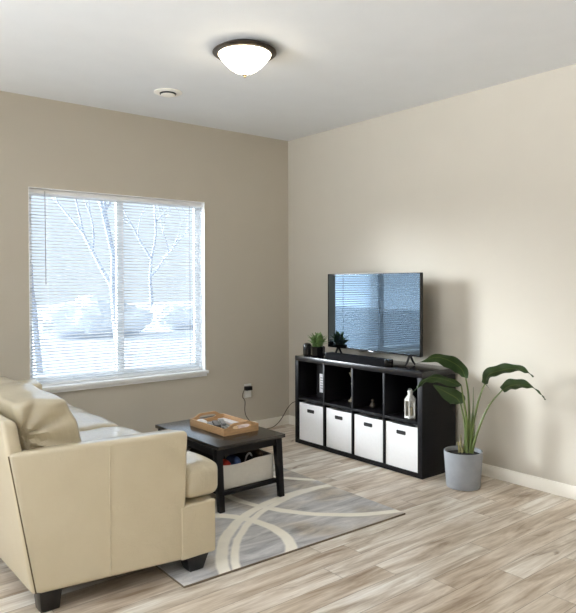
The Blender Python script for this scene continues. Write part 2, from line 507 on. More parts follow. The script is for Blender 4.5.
# ------------------------------------------------------------------ outdoors beyond the window
struct('snow_ground', box(B(), -26, 32, 0.6, 46, -0.9, -0.35), M['snow'], base=(3, 20, -0.35), label='snow covered ground outside the window')
def bare_tree(base, h, seed, spread, label):
    rnd = random.Random(seed)
    bm = B()
    def grow(p, d, L, r, depth):
        pts = [p]; q = p.copy(); dd = d.copy()
        for i in range(3):
            dd = (dd + Vector((rnd.uniform(-.16, .16), rnd.uniform(-.16, .16), rnd.uniform(0, .12)))).normalized()
            q = q + dd * L / 3
            pts.append(q.copy())
        tube(bm, pts, [r, r * .86, r * .72, r * .6], 6 if depth < 2 else 4)
        if depth < 6:
            for k in range(3 if depth < 2 else 2):
                ax = Vector((rnd.uniform(-1, 1), rnd.uniform(-1, 1), rnd.uniform(-.3, .3))).normalized()
                nd = (dd + ax * spread).normalized()
                grow(pts[-1] if k < 2 else pts[2], nd, L * rnd.uniform(.62, .8), r * .58, depth + 1)
    grow(Vector(base), Vector((0, 0, 1)), h, h * 0.042, 0)
    tag(obj('bare_tree', bm, M['bark'], base=base), label, 'tree', 'bare winter trees outside')
bare_tree((0.15, 7.8, -0.35), 2.0, 3, 0.65, 'bare frosty tree outside, leftmost of the three behind the blind')
bare_tree((2.6, 9.5, -0.35), 2.4, 21, 0.7, 'bare frosty tree outside, right in line with the middle stile of the window')
def shrub(c, half, seed, label):
    def fn(q, u):
        n1 = noise.noise(Vector((q.x * 1.3 + seed, q.y * 1.3, q.z * 1.3))); n2 = noise.noise(Vector((q.x * 4 + seed, q.y * 4, q.z * 4)))
        return Vector(c) + Vector((0, 0, half[2])) + q + q.normalized() * (n1 * .45 + n2 * .2) * (1 if q.z > -half[2] * .6 else .1)
    tag(obj('frosted_shrub', soft(B(), half, min(half) * .9, 26, (.2, .2, .2), fn), M['frost'], base=c), label, 'shrub', 'frosted shrubs beyond the window')
shrub((4.4, 15.5, -0.35), (1.7, .8, .48), 9, 'pale frosted shrub outside, left one of the two behind the blind')
shrub((9.2, 16.5, -0.35), (1.9, .8, .42), 15, 'pale frosted shrub outside, right one of the two behind the blind')
bare_tree((12.5, 27.0, -0.35), 3.0, 33, 0.7, 'bare frosty tree outside, farthest away, between the two shrubs')

# ------------------------------------------------------------------ sofa
sofa = thing('sofa', 'cream leather sofa with block feet facing the television', 'sofa', (-2.78, -1.25, 0.0))
LE = M['leather']
def arm(yo_b, yo_f, yi_b, yi_f):
    # footprint corners back-outer, front-outer, front-inner, back-inner; the back edge rakes rearward going up
    bot = [(-3.132, yo_b, .090), (-2.478, yo_f, .090), (-2.478, yi_f, .090), (-3.132, yi_b, .090)]
    top = [(-3.234, yo_b, .703), (-2.455, yo_f, .698), (-2.455, yi_f, .676), (-3.234, yi_b, .684)]
    bm = hexa(B(), bot, top, 0.024, 4)
    return obj('arm', bm, LE, sofa)
NA = arm(-2.155, -2.250, -2.030, -2.070)
FA = arm(-0.150, -0.058, -0.270, -0.235)
# stitched seam down the outer panel
def pl(x): return -2.155 + (x + 3.132) / (3.132 - 2.478) * (-0.095)
bm = B(); tube(bm, [(-2.826, pl(-2.826) - 0.0005, .10), (-2.83, -2.155 - .095 * (3.232 - 2.83) / .777 - 0.0005, .672)], 0.0020, 6)
obj('seam', bm, LE, NA)
# frame and front rail
bm = B()
box(bm, -2.50, -2.308, -2.250, -0.058, 0.090, .346, 0.014, 3)
box(bm, -3.08, -2.49, -2.02, -0.26, .095, .355)
obj('seat_base', bm, LE, sofa)
obj('dust_cover', box(B(), -3.09, -2.36, -2.14, -0.17, .080, .094), M['black_cloth'], sofa)
# raked back
bm = hexa(B(), [(-3.146, -2.140, .088), (-3.06, -2.140, .088), (-3.06, -0.160, .088), (-3.146, -0.160, .088)],
          [(-3.262, -2.140, .840), (-3.200, -2.140, .826), (-3.200, -0.160, .826), (-3.262, -0.160, .840)], 0.020, 4)
BK = obj('back_frame', bm, LE, sofa)
bm = B(); tube(bm, [(-3.134, -2.153, .10), (-3.237, -2.150, .690)], 0.003, 6)
obj('back_seam', bm, M['piping'], BK)
# seat cushions, T shaped: the outer ends reach in front of the arms
def seat_cushion(y0, y1, ear):
    bm = B()
    def place(cx, cy, cz): return lambda q, u: Vector((cx + q.x, cy + q.y, cz + q.z + 0.004 * math.sin(q.x * 31 + q.y * 17) * (u.z > .5)))
    z0, z1 = .362, .522
    soft(bm, ((3.04 - 2.276) / 2, abs(y1 - y0) / 2, (z1 - z0) / 2), 0.045, 14, (.0, .0, .014), place(-(3.04 + 2.276) / 2, (y0 + y1) / 2, (z0 + z1) / 2))
    if ear:
        e0, e1 = ear
        soft(bm, ((2.466 - 2.276) / 2, abs(e1 - e0) / 2, (z1 - z0) / 2), 0.042, 12, (.006, .008, .008), place(-(2.466 + 2.276) / 2, (e0 + e1) / 2, (z0 + z1) / 2))
    return obj('seat_cushion', bm, M['leather_soft'], sofa)
seat_cushion(-2.02, -1.150, (-2.245, -1.90))
seat_cushion(-1.140, -0.265, (-0.40, -0.062))
# back cushions with gathered ends
def back_cushion(y0, y1, seed, dz):
    B0, B1, T0, T1 = Vector((-3.075, 0, .47)), Vector((-2.815, 0, .50)), Vector((-3.185, 0, .882 + dz)), Vector((-2.958, 0, .884 + dz))
    L = (y1 - y0) / 2; cy = (y0 + y1) / 2
    hx, hz = 0.12, 0.21
    def fn(q, u):
        s = (q.x / hx + 1) / 2; w = (q.z / hz + 1) / 2
        p = (B0 * (1 - s) + B1 * s) * (1 - w) + (T0 * (1 - s) + T1 * s) * w
        p.y = cy + q.y
        # gathers fanning out of the rear top corner of each end, fading along the cushion
        if abs(u.y) > .35:
            ang = math.atan2(q.z - hz * .25, q.x + hx * 1.15)
            rr = math.hypot(q.z - hz * .25, q.x + hx * 1.15)
            fade = (abs(u.y) - .35) / .65
            p.y += math.copysign(1, u.y) * 0.015 * fade * math.sin(ang * 11 + seed) * math.exp(-rr * 3)
            p.z += 0.005 * fade * math.sin(ang * 8 + seed)
        nz = noise.noise(Vector((p.x * 6, p.y * 5 + seed, p.z * 6)))
        p.x += 0.007 * nz; p.z += 0.010 * nz
        return p
    bm = soft(B(), (hx, L, hz), 0.022, 34, (.018, .014, .010), fn)
    return obj('back_cushion', bm, M['leather_soft'], sofa, sharp=60)
back_cushion(-2.035, -1.150, 1.0, 0.0)
back_cushion(-1.140, -0.275, 4.0, -.022)
# block feet
def foot(xc, yc, zb, a, b_):
    c, d_ = 0.046, 0.034
    bm = hexa(B(), [(xc - b_, yc - d_, zb), (xc + b_, yc - d_, zb), (xc + b_, yc + d_, zb), (xc - b_, yc + d_, zb)],
              [(xc - a, yc - c, .091), (xc + a, yc - c, .091), (xc + a, yc + c, .091), (xc - a, yc + c, .091)], 0.003, 2)
    obj('foot', bm, M['foot'], sofa)
foot(-2.402, -2.19, .0125, .062, .036); foot(-2.402, -0.12, .0125, .062, .036); foot(-3.068, -2.10, 0.0, .048, .040); foot(-3.068, -0.20, 0.0, .048, .040)

# ------------------------------------------------------------------ rug
rb = (-1.733, -1.268, 0.0)
rug = thing('area_rug', 'grey area rug with cream curved bands under the coffee table', 'rug', rb)
# object coordinates are used by the pattern, so the pile keeps the rug's base as its origin
bm = B(); box(bm, -2.505, -1.015, -2.338, -0.22, 0.0015, 0.012, 0.004, 2)
pile = obj('pile', bm, M['rug'], rug)
bm = B()
for a in ((-2.508, -1.012, -2.342, -2.334), (-2.508, -1.012, -0.224, -0.216), (-2.508, -2.5, -2.334, -0.224), (-1.02, -1.012, -2.334, -0.224)):
    box(bm, a[0], a[1], a[2], a[3], 0.0005, 0.0095, 0.002, 1)
o = obj('binding', bm, M['rug_edge'], rug); o['label'] = 'darker bound edge'
rug.rotation_euler.z = -0.022

# ------------------------------------------------------------------ coffee table
TZ = .413
ct = thing('coffee_table', 'black-brown wooden coffee table with splayed legs on the rug', 'coffee table', (-1.65, -1.26, .012))
tx0, tx1, ty0, ty1 = -1.911, -1.394, -1.660, -0.872
obj('tabletop', box(B(), tx0, tx1, ty0, ty1, TZ - .022, TZ, .002), M['black_grain'], ct)
bm = B(); a = .022
box(bm, tx0 + .012, tx1 - .012, ty0 + .035, ty0 + .035 + a, TZ - .072, TZ - .021); box(bm, tx0 + .012, tx1 - .012, ty1 - .035 - a, ty1 - .035, TZ - .072, TZ - .021)
box(bm, tx0 + .012, tx0 + .012 + a, ty0 + .05, ty1 - .05, TZ - .072, TZ - .021); box(bm, tx1 - .012 - a, tx1 - .012, ty0 + .05, ty1 - .05, TZ - .072, TZ - .021)
obj('apron', bm, M['black_wood'], ct)
for sx in (0, 1):
    for sy in (-1, 1):
        xa = (tx0 + .006, tx0 + .052) if sx == 0 else (tx1 - .052, tx1 - .006)
        yt = ty0 + .052 if sy < 0 else ty1 - .052
        ybm = ty0 + .012 if sy < 0 else ty1 - .012
        w0, w1 = .024, .016
        bm = hexa(B(), [(xa[0] + .004, ybm - w1, .0125), (xa[1] - .004, ybm - w1, .0125), (xa[1] - .004, ybm + w1, .0125), (xa[0] + .004, ybm + w1, .0125)],
                  [(xa[0], yt - w0, TZ - .023), (xa[1], yt - w0, TZ - .023), (xa[1], yt + w0, TZ - .023), (xa[0], yt + w0, TZ - .023)], .003, 2)
        obj('leg', bm, M['black_wood'], ct)
for ya in (ty0 + .033, ty1 - .051):
    obj('cross_rail', box(B(), tx0 + .045, tx1 - .045, ya, ya + .018, .098, .124, .002), M['black_wood'], ct)
obj('lower_shelf', box(B(), tx0 + .03, tx1 - .03, ty0 + .05, ty1 - .05, .106, .118, .001), M['black_wood'], ct)

# tote on the lower shelf, with what it holds
tz0 = .1185
tote = thing('storage_tote', 'off-white open storage tote on the lower shelf of the coffee table', 'tote', (-1.63, -1.27, tz0))
def tote_side(x0, y0, x1, y1, zf, th=.006):
    bm = B(); n = 14
    d = Vector((x1 - x0, y1 - y0, 0)); nrm = Vector((-d.y, d.x, 0)).normalized() * th
    fr, bk = [], []
    for i in range(n + 1):
        p = Vector((x0, y0, 0)) + d * (i / n)
        zt = zf(i / n)
        fr.append((bm.verts.new((p.x, p.y, tz0)), bm.verts.new((p.x, p.y, zt))))
        bk.append((bm.verts.new((p.x + nrm.x, p.y + nrm.y, tz0)), bm.verts.new((p.x + nrm.x, p.y + nrm.y, zt))))
    for i in range(n):
        bm.faces.new((fr[i][0], fr[i + 1][0], fr[i + 1][1], fr[i][1])); bm.faces.new((bk[i + 1][0], bk[i][0], bk[i][1], bk[i + 1][1]))
        bm.faces.new((fr[i][1], fr[i + 1][1], bk[i + 1][1], bk[i][1])); bm.faces.new((fr[i + 1][0], fr[i][0], bk[i][0], bk[i + 1][0]))
    bm.faces.new((fr[0][0], fr[0][1], bk[0][1], bk[0][0])); bm.faces.new((fr[n][1], fr[n][0], bk[n][0], bk[n][1]))
    return bm
qx0, qx1, qy0, qy1 = -1.835, -1.440, -1.590, -0.96
fr_z = lambda s: .272 - .012 * math.sin(PI * min(1, s * 1.6)) + .006 * s
bm = B()
box(bm, qx0, qx1, qy0, qy1, tz0, tz0 + .004)
obj('tote_base', bm, M['tote'], tote)
obj('tote_panel', tote_side(qx0, qy0, qx1, qy0, fr_z), M['tote'], tote)
obj('tote_panel', tote_side(qx1, qy1, qx0, qy1, lambda s: .285), M['tote'], tote)
obj('tote_panel', tote_side(qx1, qy0, qx1, qy1, lambda s: .278 + .01 * s), M['tote'], tote)
obj('tote_panel', tote_side(qx0, qy1, qx0, qy0, lambda s: .287 - .014 * s), M['tote'], tote)
def lump(name, c, half, m, label, cat, seed, tilt=0.0):
    def fn(q, u):
        q = Matrix.Rotation(tilt, 3, 'Y') @ q
        nz = noise.noise(Vector((q.x * 14 + seed, q.y * 14, q.z * 14)))
        return Vector(c) + q + q.normalized() * nz * .010
    bm = soft(B(), half, min(half) * .8, 9, (.004, .004, .006), fn)
    return tag(obj(name, bm, m, base=(c[0], c[1], c[2] - half[2])), label, cat)
lump('folded_cloth', (-1.772, -1.525, .222), (.028, .035, .055), M['red'], 'red cloth bunched in the near left corner of the tote', 'cloth', 2)
lump('folded_cloth', (-1.697, -1.505, .226), (.030, .055, .060), M['blue'], 'blue cloth bunched beside the red one in the tote', 'cloth', 5)
bg_ = lump('bag', (-1.606, -1.46, .226), (.042, .095, .068), M['black_cloth'], 'black soft bag with a grey strap in the middle of the tote', 'bag', 8)
bm = B(); tube(bm, spline([(-1.632, -1.545, .255), (-1.622, -1.55, .290), (-1.596, -1.545, .300), (-1.580, -1.545, .280)], 6), .006, 6)
o = obj('strap', bm, M['steel'], bg_); o['label'] = 'grey strap'
lump('bag', (-1.507, -1.40, .230), (.036, .14, .070), M['brown_cloth'], 'dark brown pouch at the right side of the tote', 'bag', 13)
lump('folded_cloth', (-1.715, -1.23, .224), (.085, .13, .065), M['black_cloth'], 'black cloth at the far left in the tote', 'cloth', 17)

# ------------------------------------------------------------------ serving tray and what lies in it
tr = thing('serving_tray', 'honey-coloured wooden serving tray with cut-out handles on the coffee table', 'tray', (-1.605, -1.262, TZ))
sx0, sx1, sy0, sy1 = -1.742, -1.468, -1.470, -1.052
t_ = .009
obj('tray_base', box(B(), sx0 + t_, sx1 - t_, sy0 + t_, sy1 - t_, TZ + .001, TZ + .008), M['tray_in'], tr)
obj('long_side', box(B(), sx0, sx0 + t_, sy0, sy1, TZ + .0005, TZ + .048, .0015), M['tray'], tr)
obj('long_side', box(B(), sx1 - t_, sx1, sy0, sy1, TZ + .0005, TZ + .048, .0015), M['tray'], tr)
def tray_end(y0, y1):
    # arched board with an oblong hand hole, built as columns above and below the hole
    xc = (sx0 + sx1) / 2; hw = (sx1 - sx0) / 2 - t_
    n = 44; bm = B()
    def ztop(x):
        s = abs(x - xc) / hw
        k = max(0.0, min(1.0, (0.93 - s) / 0.50)); k = k * k * (3 - 2 * k)
        return TZ + .048 + .026 * k
    def hole(x):
        s = (x - xc) / .070
        if abs(s) >= 1: return None
        h = .0125 * math.sqrt(1 - s ** 4)
        return TZ + .046 - h, TZ + .046 + h
    zm = TZ + .046
    xs = sorted([xc - hw + 2 * hw * i / n for i in range(n + 1)] + [xc - .0699, xc + .0699])
    rows = []
    for x in xs:
        h_ = hole(x)
        lo, hi = h_ if h_ else (zm, zm)
        zz = (TZ + .0005, lo, hi, ztop(x)) if h_ else (TZ + .0005, zm, None, ztop(x))
        fr_ = [bm.verts.new((x, y0, z)) if z is not None else None for z in zz]; bk_ = [bm.verts.new((x, y1, z)) if z is not None else None for z in zz]
        for L in (fr_, bk_):
            if L[2] is None: L[2] = L[1]
        rows.append((fr_, bk_))
    def q(*v):
        u = []
        for w_ in v:
            if w_ not in u: u.append(w_)
        if len(u) > 2: bm.faces.new(u)
    for (fa, ba), (fb, bb) in zip(rows, rows[1:]):
        q(fa[0], fb[0], fb[1], fa[1]); q(fa[2], fb[2], fb[3], fa[3])
        q(ba[0], ba[1], bb[1], bb[0]); q(ba[2], ba[3], bb[3], bb[2])
        q(fa[0], ba[0], bb[0], fb[0]); q(fa[3], fb[3], bb[3], ba[3])
        if not (fa[1] is fa[2] and fb[1] is fb[2]):
            q(fa[1], fb[1], bb[1], ba[1]); q(fa[2], ba[2], bb[2], fb[2])
    for fa, ba in (rows[0], rows[-1]):
        q(fa[0], fa[1], ba[1], ba[0]); q(fa[1], fa[3], ba[3], ba[1])
    obj('handle_end', bm, M['tray'], tr)
tray_end(sy0, sy0 + t_); tray_end(sy1 - t_, sy1)
zt = TZ + .009
def flat(name, c, size, ang, m, label, cat, bev=.002, base_z=zt):
    bm = box(B(), c[0] - size[0] / 2, c[0] + size[0] / 2, c[1] - size[1] / 2, c[1] + size[1] / 2, base_z, base_z + size[2], bev)
    rot_z(bm, ang, Vector((c[0], c[1], 0)))
    return tag(obj(name, bm, m, base=(c[0], c[1], base_z)), label, cat)
flat('magazine', (-1.634, -1.245), (.120, .215, .018), -.25, M['magazine'], 'grey striped magazine lying slanted in the tray', 'magazine')
flat('notepad', (-1.520, -1.405), (.070, .090, .022), .05, M['paper_pink'], 'pale pink notepad at the near right end of the tray', 'notepad')
flat('envelope', (-1.506, -1.190), (.050, .235, .014), 0.0, M['paper_white'], 'long white envelope along the right side of the tray', 'envelope')
rc = thing('remote_control', 'black slim remote control on top of the grey magazine', 'remote control', (-1.668, -1.27, zt + .0185))
bm = box(B(), -1.688, -1.648, -1.355, -1.185, zt + .0185, zt + .036, .004, 2); rot_z(bm, -.45, Vector((-1.668, -1.27, 0)))
obj('remote_body', bm, M['black_plastic'], rc)
for k in range(5):
    bm = box(B(), -1.682, -1.654, -1.335 + k * .028, -1.323 + k * .028, zt + .0355, zt + .038, .001, 1); rot_z(bm, -.45, Vector((-1.668, -1.27, 0)))
    obj('button', bm, M['steel'], rc)
flat('remote_control', (-1.604, -1.248), (.030, .14, .016), -.45, M['steel'], 'grey slim remote control beside the black one on the magazine', 'remote control', .004, zt + .0185)
cup = thing('white_mouse', 'small white rounded gadget in the far left corner of the tray', 'gadget', (-1.690, -1.122, zt))
obj('shell', soft(B(), (.026, .04, .016), .014, 8, (.003, .003, .006), lambda q, u: Vector((-1.690 + q.x, -1.122 + q.y, zt + .0165 + q.z))), M['paper_white'], cup)
cup.name = 'gadget'
flat('card', (-1.69, -1.41), (.05, .075, .004), .2, M['blue'], 'small dark blue card in the near left corner of the tray', 'card', .0005)

# ------------------------------------------------------------------ cube shelf (two rows of four)
CX0, CX1, CY0, CY1, CZ = -0.421, -0.034, -1.987, -0.597, 0.755
cs = thing('cube_shelf', 'black-brown eight-cube shelf unit under the television', 'shelf', ((CX0 + CX1) / 2, (CY0 + CY1) / 2, 0))
BW = M['black_wood']; F = .042
obj('top_board', box(B(), CX0, CX1, CY0, CY1, CZ - F, CZ, .0015), M['black_grain'], cs)
obj('bottom_board', box(B(), CX0, CX1, CY0, CY1, 0.0005, F - .008, .0015), BW, cs)
obj('side_panel', box(B(), CX0, CX1, CY0, CY0 + F, F - .008, CZ - F, .001), BW, cs)
obj('side_panel', box(B(), CX0, CX1, CY1 - F, CY1, F - .008, CZ - F, .001), BW, cs)
obj('back_panel', box(B(), CX1 - .008, CX1 - .001, CY0 + F, CY1 - F, F - .008, CZ - F), BW, cs)
iy0, iy1 = CY0 + F, CY1 - F
dw = .018
cw = ((iy1 - iy0) - 3 * dw) / 4
SHZ = .388
for k in range(3):
    y = iy1 - (k + 1) * cw - k * dw
    obj('divider', box(B(), CX0 + .002, CX1 - .009, y - dw, y, F - .008, CZ - F, .001), BW, cs)
for k in range(4):
    y = iy1 - k * (cw + dw)
    obj('shelf_board', box(B(), CX0 + .002, CX1 - .009, y - cw + .0003, y - .0003, SHZ - .010, SHZ + .010, .001), BW, cs)
def comp(k):
    """inner y range of column k counted from the corner of the room"""
    y1 = iy1 - k * (cw + dw)
    return y1 - cw, y1
names = ['white fabric storage bin in the shelf column nearest the room corner', 'white fabric storage bin second from the room corner in the bottom row',
         'white fabric storage bin third from the room corner in the bottom row', 'white fabric storage bin in the shelf column nearest the tall potted plant']
def make_bin(lab):
    # built about its own base centre, front face towards -x
    o = thing('storage_bin', lab, 'bin', (0, 0, 0), 'white bins in the cube shelf')
    w, d, h = cw - .011, .34, .320
    bm = B(); n = 16; th = .005
    # front panel with a slightly sagging top edge
    cols = []
    for i in range(n + 1):
        s = i / n; y = -w / 2 + w * s
        zt_ = h - .0035 * math.sin(PI * s) + .002 * s
        bow = -.004 * math.sin(PI * s)
        cols.append([bm.verts.new((-d / 2 + bow, y, 0)), bm.verts.new((-d / 2 + bow, y, zt_)), bm.verts.new((-d / 2 + th + bow, y, zt_)), bm.verts.new((-d / 2 + th + bow, y, 0))])
    for a, b in zip(cols, cols[1:]):
        for k in range(4):
            bm.faces.new((a[k], b[k], b[(k + 1) % 4], a[(k + 1) % 4]))
    bm.faces.new(cols[0]); bm.faces.new(cols[-1][::-1])
    obj('front_panel', bm, M['bin'], o)
    bm = B()
    box(bm, -d / 2 + th, d / 2, -w / 2, -w / 2 + th, 0, h); box(bm, -d / 2 + th, d / 2, w / 2 - th, w / 2, 0, h)
    box(bm, d / 2 - th, d / 2, -w / 2 + th, w / 2 - th, 0, h); box(bm, -d / 2 + th, d / 2 - th, -w / 2 + th, w / 2 - th, 0, th)
    obj('bin_body', bm, M['bin'], o)
    bm = B()
    hw, hh = .043, .014
    poly = []
    for cx_, cz_, a0 in ((hw - hh * .5, hh * .5, 0), (-hw + hh * .5, hh * .5, PI / 2), (-hw + hh * .5, -hh * .5, PI), (hw - hh * .5, -hh * .5, 1.5 * PI)):
        for q in range(4):
            aa = a0 + q * PI / 6
            poly.append((cx_ + hh * .5 * math.cos(aa), h - .058 + cz_ + hh * .5 * math.sin(aa)))
    prism(bm, poly, 'x', -d / 2 - .0062, -d / 2 - .001)  # solid dark plate: grommet, with the darkness of the hole as its colour
    g = obj('handle_slot', bm, M['dark_hole'], o); g['label'] = 'black rounded plate standing for the dark handle slot'
    return o
b0 = make_bin(names[0])
bins = [b0]
for k in range(1, 4):
    c = b0.copy(); COL.objects.link(c); c['label'] = names[k]
    for ch in b0.children:
        d = ch.copy(); COL.objects.link(d); d.parent = c
    bins.append(c)
for k, o in enumerate(bins):
    y0, y1 = comp(k)
    dy = (.003, -.003, 0.0, .002)[k]
    o.location = (CX0 + .012 + .17 + (0.004 if k == 1 else 0), (y0 + y1) / 2 + dy, F - .0075)

sz = SHZ + .0105
# binder in the corner-most upper cube
yb0 = -.790
bd = thing('binder', 'black ring binder with a white spine label in the top cube nearest the corner', 'binder', (-.20, -.780, sz))
obj('cover', box(B(), -.290, -.055, -.830, -.730, sz, sz + .285, .003), M['black_cloth'], bd)
o = obj('spine_label', box(B(), -.2925, -.2895, -.827, -.772, sz + .045, sz + .205, .0005), M['paper_white'], bd); o['label'] = 'white spine label'
for k in range(5):
    obj('label_line', box(B(), -.2932, -.2924, -.820, -.782, sz + .08 + k * .022, sz + .087 + k * .022), M['steel'], o)
# ivory figure in the second cube, mostly behind the divider
orn = thing('candlestick', 'ivory turned candlestick in the second top cube from the corner', 'candlestick', (-.205, -1.085, sz))
obj('column', lathe(B(), [(.036, 0), (.036, .008), (.020, .022), (.010, .05), (.009, .12), (.014, .15), (.008, .165), (.012, .20), (.030, .232), (.032, .24), (.0, .236)], (-.205, -1.085, sz), 24, True, False), M['ornament'], orn)
obj('candle', lathe(B(), [(.013, .238), (.013, .262), (.002, .264)], (-.205, -1.085, sz), 16), M['candle'], orn)
# small figurine in the third cube
fg = thing('figurine', 'tiny taupe ceramic figurine in the third top cube from the corner', 'figurine', (-.262, -1.362, sz))
obj('body', lathe(B(), [(.020, 0), (.024, .012), (.017, .03), (.010, .042)], (-.262, -1.362, sz), 16), M['dark_ceramic'], fg)
bm = B(); bmesh.ops.create_uvsphere(bm, u_segments=14, v_segments=10, radius=.014); bmesh.ops.translate(bm, verts=bm.verts[:], vec=(-.262, -1.362, sz + .052))
obj('head', bm, M['dark_ceramic'], fg)
# lantern in the cube nearest the plant
lx, ly = -.335, -1.808
ln = thing('candle_lantern', 'cream metal candle lantern in the top cube nearest the tall plant', 'lantern', (lx, ly, sz))
def sq(bm, r0, z0, r1, z1, n=6, a0=PI / 6):
    p = lambda r, z: [(lx + r * math.cos(a0 + 2 * PI * i / n), ly + r * math.sin(a0 + 2 * PI * i / n), sz + z) for i in range(n)]
    hexa(bm, p(r0, z0), p(r1, z1)); return bm
obj('lantern_base', sq(B(), .046, 0, .043, .016), M['cream_metal'], ln)
for i in range(6):
    a = PI / 6 + i * PI / 3; r = .039
    bm = B(); tube(bm, [(lx + r * math.cos(a), ly + r * math.sin(a), sz + .015), (lx + r * math.cos(a), ly + r * math.sin(a), sz + .128)], .0062, 6)
    obj('corner_post', bm, M['cream_metal'], ln)
bm = B()
for i in (0, 1, 2, 3):      # closed metal side sheets, open towards the left front
    a = -PI / 6 + i * PI / 3 - PI / 3; b_ = a + PI / 3; r = .037
    pa = Vector((lx + r * math.cos(a), ly + r * math.sin(a), 0)); pb = Vector((lx + r * math.cos(b_), ly + r * math.sin(b_), 0))
    nn = Vector((math.cos((a + b_) / 2), math.sin((a + b_) / 2), 0)) * .002
    hexa(bm, [(p.x, p.y, sz + .016) for p in (pa, pb, pb + nn, pa + nn)], [(p.x, p.y, sz + .127) for p in (pa, pb, pb + nn, pa + nn)])
obj('side_sheet', bm, M['cream_metal'], ln)
obj('lantern_roof', sq(sq(B(), .046, .126, .045, .136), .045, .135, .024, .162), M['cream_metal'], ln)
obj('chimney', sq(sq(B(), .020, .158, .020, .190), .025, .189, .014, .203), M['cream_metal'], ln)
bm = B()
for i in range(17):
    pass
tube(bm, [(lx + .018 * math.cos(PI * i / 12), ly + .018 * math.sin(PI * i / 12) * .2, sz + .198 + .016 * math.sin(PI * i / 12)) for i in range(13)], .002, 6)
obj('carry_ring', bm, M['cream_metal'], ln)
obj('candle', lathe(B(), [(.017, .0165), (.017, .075), (.003, .078)], (lx, ly, sz), 18), M['candle'], ln)

# ------------------------------------------------------------------ television
tvx = -.222
tv = thing('television', 'black flat-screen television reflecting the window, on the cube shelf', 'television', (tvx, -1.31, CZ))
ty0_, ty1_, tz0_, tz1_ = -1.822, -.790, .832, 1.461
obj('back_shell', box(B(), tvx + .006, tvx + .030, ty0_, ty1_, tz0_, tz1_, .004, 2), M['black_plastic'], tv)
obj('lower_housing', box(B(), tvx + .028, tvx + .062, ty0_ + .16, ty1_ - .16, tz0_ + .03, tz0_ + .36, .012, 2), M['black_plastic'], tv)
bm = B(); bz = .007
box(bm, tvx - .002, tvx + .007, ty0_, ty0_ + bz, tz0_, tz1_); box(bm, tvx - .002, tvx + .007, ty1_ - bz, ty1_, tz0_, tz1_)
box(bm, tvx - .002, tvx + .007, ty0_ + bz, ty1_ - bz, tz1_ - bz, tz1_); box(bm, tvx - .003, tvx + .007, ty0_ + bz, ty1_ - bz, tz0_, tz0_ + .014)
obj('bezel', bm, M['black_gloss'], tv)
obj('screen', box(B(), tvx, tvx + .0055, ty0_ + bz, ty1_ - bz, tz0_ + .014, tz1_ - bz), M['screen'], tv)
obj('status_light_bar', box(B(), tvx - .006, tvx - .002, -1.345, -1.285, tz0_ - .004, tz0_ + .006, .001), M['steel'], tv)
for yy in (ty0_ + .115, ty1_ - .115):
    bm = B()
    for dx in (-.055, .055):
        tube(bm, [(tvx + .015, yy, tz0_ + .012), (tvx + .015 + dx * .5, yy, tz0_ - .038), (tvx + .015 + dx, yy, CZ + .007)], [.010, .009, .0065], 8)
    obj('stand_foot', bm, M['black_plastic'], tv)
tv.rotation_euler.z = -0.027
# soundbar in front
sb = thing('soundbar', 'long black soundbar lying in front of the television', 'soundbar', (-.372, -1.31, CZ))
obj('body', box(B(), -.414, -.334, -1.630, -.985, CZ + .0005, CZ + .056, .008, 3), M['grille'], sb)
obj('end_cap', box(B(), -.4155, -.3325, -1.645, -1.625, CZ + .0005, CZ + .057, .008, 3), M['black_gloss'], sb)
obj('end_cap', box(B(), -.4155, -.3325, -.990, -.970, CZ + .0005, CZ + .057, .008, 3), M['black_gloss'], sb)
# black jar and succulent pot at the left end
jc = (-.340, -.668, CZ + .0005)
jr = thing('jar', 'small black lidded jar at the corner end of the cube shelf', 'jar', jc)
obj('body', lathe(B(), [(.032, 0), (.037, .006), (.038, .055), (.036, .074)], jc, 28), M['black_gloss'], jr)
obj('lid', lathe(B(), [(.038, .075), (.038, .086), (.030, .102), (.012, .109), (.002, .110)], jc, 28), M['black_gloss'], jr)
pc = (-.335, -.797, CZ + .0005)
sp_ = thing('potted_plant', 'small bushy green plant in a black faceted pot beside the black jar', 'plant', pc)
obj('pot', lathe(B(), [(.050, 0), (.062, .010), (.063, .085), (.058, .088), (.056, .078), (.0, .078)], pc, 8, True, False), M['black_gloss'], sp_, sharp=20)
def blade(bm, uvl, mid, width, side, fold=.25, seg=8, wave=0.0, ws=0.0, nw=5):
    """leaf blade along a mid line; width profile as a function of 0..1; side = lateral direction"""
    pts = spline(mid, seg)
    n = len(pts); rows = []
    side = Vector(side).normalized()
    for i, p in enumerate(pts):
        t = (pts[min(i + 1, n - 1)] - pts[max(i - 1, 0)]).normalized()
        s = (side - t * side.dot(t)).normalized()
        up = s.cross(t)
        w = width(i / (n - 1))
        row = []
        for k in range(nw):
            a = 2 * k / (nw - 1) - 1
            row.append((bm.verts.new(p + s * (a * w) + up * (fold * abs(a) * w + wave * math.sin(i * ws + a * 2) * abs(a))), i / (n - 1), k / (nw - 1)))
        rows.append(row)
    for a, b in zip(rows, rows[1:]):
        for k in range(nw - 1):
            f_ = bm.faces.new((a[k][0], a[k + 1][0], b[k + 1][0], b[k][0]))
            for lp, (vv, uu, v2) in zip(f_.loops, (a[k], a[k + 1], b[k + 1], b[k])):
                lp[uvl].uv = (uu, v2)
rn = random.Random(4)
bm = B(); uvl = bm.loops.layers.uv.new('uv')
